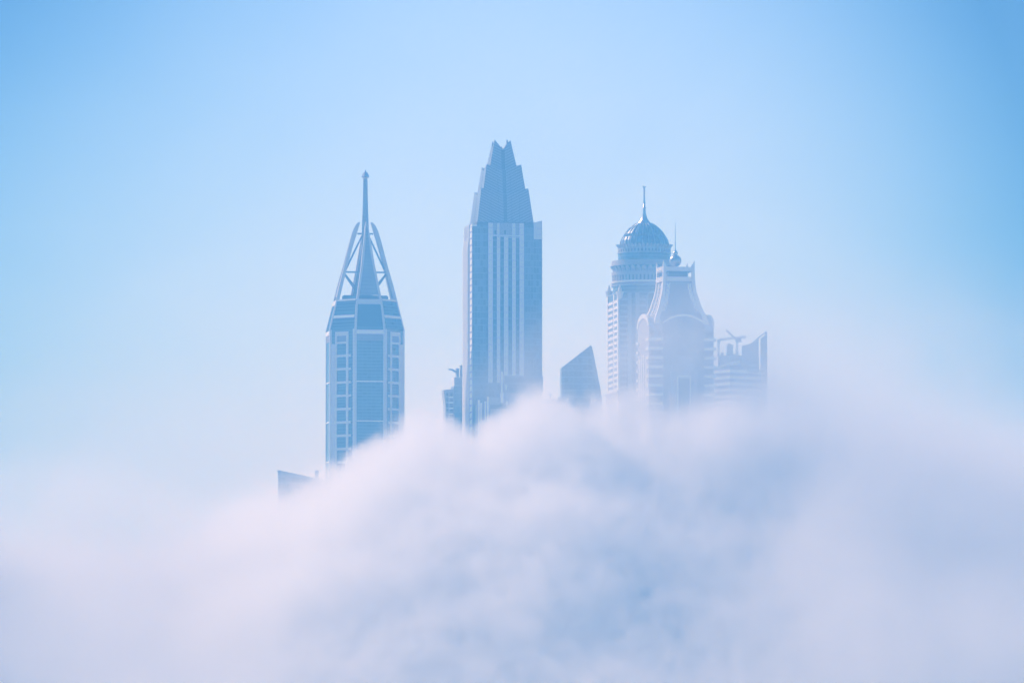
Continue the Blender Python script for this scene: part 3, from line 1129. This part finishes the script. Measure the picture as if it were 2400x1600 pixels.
def slanted_tower():
    Y, PX = 3140.0, 1360.0
    s = Y / CT / F
    X = W(PX, 870, Y)[0]
    root = thing('slanted_tower', (X, Y, 0), R(3), 'plain glass tower with a steeply slanted roof and leaning edge, standing between taller towers', 'skyscraper')
    Z = lambda y: Zat(y, Y - 20 * s)
    u = lambda px: px - PX - 1
    poly = [(1314.5, None), (1315.8, 862), (1384.5, 809), (1387.5, 812), (1394.3, 846), (1406.8, 909), (1412, 942), (1420, None)]
    pts = [(u(x), 0.0 if y is None else Z(y)) for x, y in poly]
    b = MB(s)
    b.loft([[(x, yv, z) for x, z in pts] for yv in (-20, 34)])
    b.build('wall', M['slant_glass'], root)
    e = MB(s)
    ed = [(1376, 819), (1384.5, 809), (1387.5, 812), (1394.3, 846), (1406.8, 909), (1412, 942)]
    inn = [(1376, 819.6), (1379.5, 816.5), (1381.5, 820), (1386.5, 848), (1398, 909), (1403, 942)]
    for (a, c, ia, ic) in zip(ed, ed[1:], inn, inn[1:]):
        e.loft([[(u(q[0]), yv, Z(q[1])) for q in (a, c, ic, ia)] for yv in (-20.5, -19.5)])
    e.build('edge_trim', M['trim_glass'], root)
    r = MB(s)
    r.loft([[(u(x), yv, Z(y)) for x, y in ((1315.2, 862.6), (1384.5, 809.2), (1384.5, 808.2), (1315.2, 861.6))] for yv in (-20.4, 34.4)])
    r.build('roof', M['white'], root)
    l = MB(s)
    l.box(u(1309), u(1316), -22, 20, Z(945), Z(930.5))
    l.box(u(1270), u(1312), -14, 20, 0, Z(936))
    l.build('podium', M['tile'], root)
    for a, c in ((1328, 1332), (1384, 1387.6), (1392.6, 1395.6)):
        wv = MB(s)
        wv.box(u(a), u(c), -20.8, -19.9, Z(942), Z(934))
        wv.build('window', M['white'], root)
    am = MB(s)
    am.tube((u(1290.7), 0, Z(937)), (u(1290.7), 0, Z(920)), .35)
    am.tube((u(1286), 0, Z(923.5)), (u(1295.5), 0, Z(923)), .25)
    am.tube((u(1288), 0, Z(926)), (u(1288), 0, Z(921.5)), .2)
    am.build('antenna', M['steel'], root)


M['slant_glass'] = surf('tinted_glass_cladding', (0.11, 0.145, 0.17), 0.35, 0.15, (0.24, 0.275, 0.3), 3.6, 0.18, 2.6, 0.1, spec=0.4, blockvar=0.35)
M['trim_glass'] = surf('pale_glass_edge', (0.17, 0.21, 0.24), 0.4, 0.1)
slanted_tower()

# ================================================================== building I : wedge roofed block low on the left


def wedge_block():
    Y, PX = 3060.0, 700.0
    s = Y / CT / F
    X = W(PX, 1110, Y)[0]
    root = thing('wedge_roofed_block', (X, Y, 0), R(4), 'dark block with a sloping wedge roof and small roof hut poking out of the fog', 'building')
    Z = lambda y: Zat(y, Y - 12 * s)
    u = lambda px: px - PX - 1
    b = MB(s)
    pts = [(u(653.5), 0), (u(653.5), Z(1102)), (u(735), Z(1120)), (u(770), Z(1127)), (u(770), 0)]
    b.loft([[(x, yv, z) for x, z in pts] for yv in (-12, 40)])
    b.build('wall', M['strip_block'], root)
    r = MB(s)
    r.loft([[(u(x), yv, Z(y)) for x, y in ((651.5, 1102.4), (771, 1128.5), (771, 1126), (651.5, 1100.8))] for yv in (-13, 41)])
    r.build('roof', M['plain'], root)
    h = MB(s)
    h.box(u(739.5), u(748), 0, 14, Z(1130), Z(1103))
    h.box(u(739), u(748.6), -1, 15, Z(1103), Z(1101.5))
    h.build('roof_hut', M['tile'], root)


M['strip_block'] = surf('dark_block_facade', (0.08, 0.105, 0.12), 0.5, 0.2, (0.22, 0.25, 0.27), 3.6, 0.25, 2.6, 0.2, blockvar=0.4)
wedge_block()

# ================================================================== fog
CREST = [(-600, 1330), (-200, 1340), (0, 1340), (83, 1335), (166, 1335), (228, 1345), (290, 1345), (352, 1330), (456, 1275), (539, 1200), (622, 1154), (684, 1132), (746, 1108),
         (808, 1088), (841, 1053), (858, 1039), (899, 1030), (945, 1012), (986, 995), (1049, 986), (1078, 1010), (1092, 1038), (1107, 1036), (1156, 1000), (1198, 966),
         (1223, 933), (1252, 922), (1297, 929), (1339, 960), (1368, 972), (1389, 955), (1447, 947), (1505, 958), (1588, 976), (1626, 978), (1672, 976), (1710, 970),
         (1764, 962), (1800, 956), (1850, 955), (1950, 965), (2100, 1000), (2250, 1040), (2400, 1070), (2700, 1150), (3000, 1160)]
YC = 2905.0
cx_ = np.array([W(p, q, YC)[0] for p, q in CREST])
cz_ = np.array([W(p, q, YC)[1] for p, q in CREST])
rng = np.random.default_rng(7)


def fog_height(x, y):
    crest = np.interp(x, cx_, cz_)
    smooth = 0.45 * np.interp(x, cx_[::4], cz_[::4]) + 0.55 * np.interp(x, [-280, -170, -100, 20, 60, 130, 185, 250, 330], [120, 136, 156, 168, 168, 177, 172, 144, 104])
    # in front the bank slopes down towards the camera; behind it stays a little lower than the crest
    tf = np.clip((YC - y) / 340.0, 0, 1)
    tb = np.clip((y - YC) / 80.0, 0, 1)
    wf = np.clip((YC - y) / 70.0, 0, 1)
    base = crest * (1 - wf) + smooth * wf
    pw = np.interp(x, [-240, -100, 20, 100, 250], [0.95, 1.2, 1.25, 1.2, 0.95])
    front = base * (1 - tf ** pw) + 22.0 * tf ** pw
    h = np.where(y <= YC, front, crest - 22.0 * tb)
    return h


def lump_field(x, y):
    out = np.zeros_like(x)
    for _ in range(70):
        lx, ly = rng.uniform(-440, 440), rng.uniform(2560, 2900)
        r = rng.uniform(24, 84)
        a = rng.uniform(3, 9) * rng.choice([1, 1, -0.8])
        fade = np.clip((2888 - ly) / 60, 0, 1)
        out += a * fade * np.exp(-((x - lx) ** 2 + ((y - ly) * 1.0) ** 2) / (2 * (r * .55) ** 2))
    # unseen ridge added to the west to shade the bank, and two puffs under the crowned tower
    for lx, ly, r, a in ((-356, 2990, 50, 28), (-354, 2910, 50, 30), (-352, 2830, 50, 30), (-350, 2750, 50, 30), (-348, 2670, 48, 28), (112, 2850, 26, 8), (14, 2850, 22, 9), (42, 2835, 20, 8), (-12, 2825, 18, 7), (-95, 2790, 26, 9), (-60, 2815, 20, 6), (95, 2845, 24, 7)):
        out += a * np.exp(-((x - lx) ** 2 + (y - ly) ** 2) / (2 * r ** 2))
    return out


X0, X1, Y0, Y1, ST_ = -470.0, 470.0, 2540.0, 3360.0, 5.0
gx, gy = np.meshgrid(np.arange(X0, X1 + .1, ST_), np.arange(Y0, Y1 + .1, ST_))
HH = fog_height(gx, gy) + lump_field(gx, gy)
SOFT = np.interp(gx, [W(p, 0, YC)[0] for p in (-600, 0, 600, 800, 1350, 1500, 1700, 1900, 2400)], [95, 85, 32, 5.5, 5.5, 8, 20, 60, 90])
SOFT = SOFT + np.clip((2860 - gy) / 60, 0, 1) * 6


def grid_mesh(name, H):
    ny, nx = gx.shape
    me = bpy.data.meshes.new(name)
    vs = np.stack([gx.ravel(), gy.ravel(), H.ravel()], 1).tolist()
    fs = []
    for j in range(ny - 1):
        for i in range(nx - 1):
            a = j * nx + i
            fs.append((a, a + 1, a + nx + 1, a + nx))
    return me, vs, fs, nx, ny


# dense heart of the bank: so thick that nothing shows through it
fm, ft = new_mat('dense_fog')
o_ = ft.n('ShaderNodeOutputMaterial')
d1 = ft.n('ShaderNodeBsdfDiffuse')
d1.inputs[0].default_value = (0.78, 0.8, 0.84, 1)
ft.t.links.new(d1.outputs[0], o_.inputs[0])
CORE = 48.0
Hc = np.maximum(HH - CORE - SOFT * 0.5, 1.0)
me, vs, fs, nx, ny = grid_mesh('fog', Hc)
base = len(vs)
rim = [i for i in range(nx)] + [j * nx + nx - 1 for j in range(1, ny)] + [(ny - 1) * nx + i for i in range(nx - 2, -1, -1)] + [j * nx for j in range(ny - 2, 0, -1)]
vs += [(vs[i][0], vs[i][1], 0.3) for i in rim]
L = len(rim)
for k in range(L):
    fs.append((rim[(k + 1) % L], rim[k], base + k, base + (k + 1) % L))
fs.append(tuple(base + k for k in reversed(range(L))))
me.from_pydata(vs, [], fs)
me.polygons.foreach_set('use_smooth', [True] * len(me.polygons))
me.materials.append(fm)
fo = bpy.data.objects.new('fog', me)
COL.objects.link(fo)
tag(fo, kind='stuff')

# mist: a real volume, dense below the bank's surface, fraying into wisps above it
me, vs, fs, nx, ny = grid_mesh('mist', HH)
me.from_pydata(vs, [], fs)
at = me.attributes.new('soft', 'FLOAT', 'POINT')
at.data.foreach_set('value', SOFT.ravel().astype(np.float32))
mo = bpy.data.objects.new('mist', me)
COL.objects.link(mo)
tag(mo, kind='stuff')
vm, vt = new_mat('mist_volume')
o_ = vt.n('ShaderNodeOutputMaterial')
pv = vt.n('ShaderNodeVolumePrincipled')
pv.inputs['Color'].default_value = (0.975, 0.98, 0.985, 1)
pv.inputs['Density'].default_value = 1.0
pv.inputs['Anisotropy'].default_value = 0.25
vt.t.links.new(pv.outputs[0], o_.inputs['Volume'])
me.materials.append(vm)

FOG_DENS = 0.04
ng = bpy.data.node_groups.new('mist_density', 'GeometryNodeTree')
ng.interface.new_socket('Geometry', in_out='INPUT', socket_type='NodeSocketGeometry')
ng.interface.new_socket('Geometry', in_out='OUTPUT', socket_type='NodeSocketGeometry')
G = NT(ng)
gi, go = G.n('NodeGroupInput'), G.n('NodeGroupOutput')
pos = G.n('GeometryNodeInputPosition')
sx = G.n('ShaderNodeSeparateXYZ')
ng.links.new(pos.outputs[0], sx.inputs[0])
px_, py_, pz_ = sx.outputs
cb = G.n('ShaderNodeCombineXYZ')
G.put(cb.inputs[0], px_)
G.put(cb.inputs[1], py_)
G.put(cb.inputs[2], 900.0)


def sock(nd, name, outs=False, typ=None):
    for q in (nd.outputs if outs else nd.inputs):
        if q.name == name and q.enabled and (typ is None or q.type == typ):
            return q
    raise KeyError(name)


rc = G.n('GeometryNodeRaycast', data_type='FLOAT')
na = G.n('GeometryNodeInputNamedAttribute', data_type='FLOAT')
na.inputs['Name'].default_value = 'soft'
ng.links.new(gi.outputs[0], sock(rc, 'Target Geometry'))
ng.links.new(sock(na, 'Attribute', True), sock(rc, 'Attribute'))
ng.links.new(cb.outputs[0], sock(rc, 'Source Position'))
sock(rc, 'Ray Direction').default_value = (0, 0, -1)
sock(rc, 'Ray Length').default_value = 2000.0
hz = G.n('ShaderNodeSeparateXYZ')
ng.links.new(sock(rc, 'Hit Position', True), hz.inputs[0])
soft = sock(rc, 'Attribute', True)


def noise(scale, detail, rough=.55, dist=0.0, off=(0, 0, 0), sc3=(1, 1, 1)):
    mpv = G.n('ShaderNodeVectorMath', operation='MULTIPLY_ADD')
    ng.links.new(pos.outputs[0], mpv.inputs[0])
    mpv.inputs[1].default_value = sc3
    mpv.inputs[2].default_value = off
    nz = G.n('ShaderNodeTexNoise')
    ng.links.new(mpv.outputs[0], nz.inputs['Vector'])
    nz.inputs['Scale'].default_value = scale
    nz.inputs['Detail'].default_value = detail
    nz.inputs['Roughness'].default_value = rough
    nz.inputs['Distortion'].default_value = dist
    return G.m('SUBTRACT', nz.outputs[0], 0.5)


n1 = noise(1 / 70.0, 5.0, .55, 0.6)
n2 = noise(1 / 24.0, 5.0, .6, 0.6, (31, 7, 3))
n4 = noise(1 / 8.0, 3.0, .6, 0.3, (3, 17, 43))
depth = G.m('SUBTRACT', hz.outputs[2], pz_)
depth = G.m('ADD', depth, G.m('MULTIPLY', n1, 44.0))
depth = G.m('ADD', depth, G.m('MULTIPLY_ADD', G.m('ABSOLUTE', n2), -78.0, 5.5))
depth = G.m('ADD', depth, G.m('MULTIPLY_ADD', G.m('ABSOLUTE', n4), -38.0, 3.6))
tt = G.m('DIVIDE', depth, soft)
tt = G.m('ADD', tt, 0.5, clamp=True)
tt = G.m('POWER', tt, 1.35)
dens = G.m('MULTIPLY', tt, FOG_DENS)


def blob(cx, cy, cz, rx, ry, rz, amp):
    r2 = 0.0
    for q, c, r in ((px_, cx, rx), (py_, cy, ry), (pz_, cz, rz)):
        d_ = G.m('DIVIDE', G.m('SUBTRACT', q, c), r)
        r2 = G.m('ADD', G.m('MULTIPLY', d_, d_), r2)
    e = G.m('EXPONENT', G.m('MULTIPLY', r2, -1.0))
    return G.m('MULTIPLY', e, amp)


def at_px(px, py, Y):
    x, z = W(px, py, Y)
    return x, Y, z


veil = 0.0
for (px, py, Yv, rx, ry, rz, amp) in ((1596, 770, 2950, 28, 26, 24, .011), (1590, 880, 2945, 56, 28, 30, .0085), (1725, 885, 2950, 44, 26, 24, .011), (1480, 870, 2960, 28, 26, 24, .003),
                                      (1900, 900, 2950, 70, 40, 30, .006), (1232, 880, 2950, 20, 22, 20, .006), (1250, 790, 2950, 8, 16, 14, .003), (110, 1140, 2900, 50, 50, 18, .008), (330, 1190, 2900, 50, 50, 14, .006), (1150, 915, 2935, 40, 20, 12, .005),
                                      (350, 1010, 3235, 130, 45, 34, .004), (2120, 870, 3235, 130, 45, 48, .008), (1880, 930, 3100, 50, 40, 26, .005), (1010, 920, 3235, 60, 40, 34, .005), (1340, 900, 3235, 60, 40, 30, .001), (1830, 1035, 2870, 40, 30, 14, .01)):
    v_ = blob(*at_px(px, py, Yv), rx, ry, rz, amp)
    veil = v_ if not isinstance(veil, bpy.types.NodeSocket) else G.m('ADD', veil, v_)
n3 = noise(1 / 34.0, 5.0, .6, 0.8, (5, 90, 11))
vmask = G.m('MULTIPLY_ADD', n3, 2.6, 0.9, clamp=False)
vmask = G.m('MAXIMUM', vmask, 0.0)
veil = G.m('MULTIPLY', veil, vmask)
veil = G.m('MAXIMUM', G.m('SUBTRACT', veil, 0.0004), 0.0)
dens = G.m('ADD', dens, veil)
vc = G.n('GeometryNodeVolumeCube')
G.put(sock(vc, 'Density'), dens)
sock(vc, 'Min').default_value = (X0 + 6, Y0 + 6, 1.0)
sock(vc, 'Max').default_value = (X1 - 6, Y1 - 6, 325.0)
VOX = 2.5
sock(vc, 'Resolution X').default_value = int((X1 - X0) / VOX)
sock(vc, 'Resolution Y').default_value = int((Y1 - Y0) / VOX)
sock(vc, 'Resolution Z').default_value = int(325 / VOX)
sm = G.n('GeometryNodeSetMaterial')
sm.inputs['Material'].default_value = vm
ng.links.new(vc.outputs[0], sm.inputs[0])
ng.links.new(sm.outputs[0], go.inputs[0])
md = mo.modifiers.new('mist_density', 'NODES')
md.node_group = ng

# ================================================================== haze
hm, ht = new_mat('haze_air')
o_ = ht.n('ShaderNodeOutputMaterial')
hv = ht.n('ShaderNodeVolumePrincipled')
hv.inputs['Color'].default_value = (0.155, 0.53, 1.0, 1)
hv.inputs['Absorption Color'].default_value = (1, 1, 1, 1)
hv.inputs['Density'].default_value = 0.00042
hv.inputs['Anisotropy'].default_value = 0.0
ht.t.links.new(hv.outputs[0], o_.inputs['Volume'])
hb = MB()
hb.box(-6500, 6500, -800, 9500, -1.0, 345.0)
tag(hb.build('haze', hm), kind='stuff')

# ================================================================== light and sky
SUN_EL, SUN_BEHIND = R(36), R(40)
SKY_TINT = (0.95, 1.06, 1.53)
SKY_K = (1.1, 0.68, 0.44)
sd = Vector((-cos(SUN_BEHIND) * cos(SUN_EL), sin(SUN_BEHIND) * cos(SUN_EL), sin(SUN_EL)))
sl = bpy.data.lights.new('sun', 'SUN')
sl.energy = 4.8
sl.angle = R(0.5)
sl.color = (0.97, 0.95, 0.97)
so = bpy.data.objects.new('sun', sl)
COL.objects.link(so)
so.rotation_euler = (-sd).to_track_quat('-Z', 'Y').to_euler()

w = bpy.data.worlds.new('World')
sc.world = w
w.use_nodes = True
wt = NT(w.node_tree)
w.node_tree.nodes.clear()
wo = wt.n('ShaderNodeOutputWorld')
bg = wt.n('ShaderNodeBackground')
sky = wt.n('ShaderNodeTexSky', sky_type='NISHITA')
sky.sun_disc = False
sky.sun_elevation = SUN_EL
sky.sun_rotation = math.atan2(sd.x, sd.y)
sky.altitude = 0
sky.air_density = 1.0
sky.dust_density = 0.4
sky.ozone_density = 3.0
bg.inputs['Strength'].default_value = 0.123
# lens vignetting painted into the sky: darker, bluer towards sides and upper corners
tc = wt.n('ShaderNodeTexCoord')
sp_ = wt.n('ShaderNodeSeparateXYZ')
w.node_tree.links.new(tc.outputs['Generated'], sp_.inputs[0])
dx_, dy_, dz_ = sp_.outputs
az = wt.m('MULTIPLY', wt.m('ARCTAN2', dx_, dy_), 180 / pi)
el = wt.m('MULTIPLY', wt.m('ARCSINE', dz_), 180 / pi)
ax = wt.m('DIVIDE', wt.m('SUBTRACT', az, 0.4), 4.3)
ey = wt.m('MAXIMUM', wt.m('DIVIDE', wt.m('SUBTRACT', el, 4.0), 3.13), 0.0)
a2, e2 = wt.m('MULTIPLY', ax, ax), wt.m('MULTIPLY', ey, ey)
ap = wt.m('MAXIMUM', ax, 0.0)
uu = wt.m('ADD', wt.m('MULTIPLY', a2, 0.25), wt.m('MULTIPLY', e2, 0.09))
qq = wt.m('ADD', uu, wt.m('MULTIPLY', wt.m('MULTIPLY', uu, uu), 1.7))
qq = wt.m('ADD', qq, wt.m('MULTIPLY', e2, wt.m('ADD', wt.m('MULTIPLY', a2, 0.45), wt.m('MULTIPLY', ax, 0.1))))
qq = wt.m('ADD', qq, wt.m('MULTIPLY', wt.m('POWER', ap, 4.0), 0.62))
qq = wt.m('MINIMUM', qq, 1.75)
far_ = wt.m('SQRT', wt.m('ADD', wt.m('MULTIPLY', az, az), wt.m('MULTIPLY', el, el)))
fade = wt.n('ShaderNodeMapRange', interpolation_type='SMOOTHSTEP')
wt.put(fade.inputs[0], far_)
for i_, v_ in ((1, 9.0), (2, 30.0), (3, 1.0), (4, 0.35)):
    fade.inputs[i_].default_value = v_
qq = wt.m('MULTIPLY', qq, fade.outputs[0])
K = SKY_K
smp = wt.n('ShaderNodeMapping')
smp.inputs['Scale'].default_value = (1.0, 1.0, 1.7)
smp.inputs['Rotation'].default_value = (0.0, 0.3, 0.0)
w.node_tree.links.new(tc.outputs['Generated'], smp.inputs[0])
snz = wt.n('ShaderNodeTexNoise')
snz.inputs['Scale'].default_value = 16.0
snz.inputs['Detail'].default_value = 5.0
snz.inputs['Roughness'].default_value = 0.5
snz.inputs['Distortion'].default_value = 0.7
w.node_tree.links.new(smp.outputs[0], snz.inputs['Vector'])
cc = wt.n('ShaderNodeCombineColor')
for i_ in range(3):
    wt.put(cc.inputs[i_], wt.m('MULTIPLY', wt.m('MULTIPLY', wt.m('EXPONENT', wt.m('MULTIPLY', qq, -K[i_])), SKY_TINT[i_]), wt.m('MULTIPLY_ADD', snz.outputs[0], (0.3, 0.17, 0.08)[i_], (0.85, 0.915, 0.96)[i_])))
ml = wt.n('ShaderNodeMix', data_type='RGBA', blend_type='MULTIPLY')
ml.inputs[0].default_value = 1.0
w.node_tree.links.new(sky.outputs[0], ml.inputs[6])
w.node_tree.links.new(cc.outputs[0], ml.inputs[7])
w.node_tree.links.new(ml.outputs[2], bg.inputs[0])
w.node_tree.links.new(bg.outputs[0], wo.inputs[0])

# ================================================================== render settings
sc.render.engine = 'CYCLES'
cy = sc.cycles
cy.use_denoising = True
cy.denoiser = 'OPENIMAGEDENOISE'
cy.max_bounces = 12
cy.diffuse_bounces = 3
cy.glossy_bounces = 2
cy.volume_bounces = 7
cy.transparent_max_bounces = 16
cy.volume_step_rate = 2.6
cy.sample_clamp_indirect = 6.0
sc.view_settings.view_transform = 'Standard'
sc.view_settings.look = 'None'
sc.view_settings.exposure = 0.0
sc.view_settings.gamma = 1.0
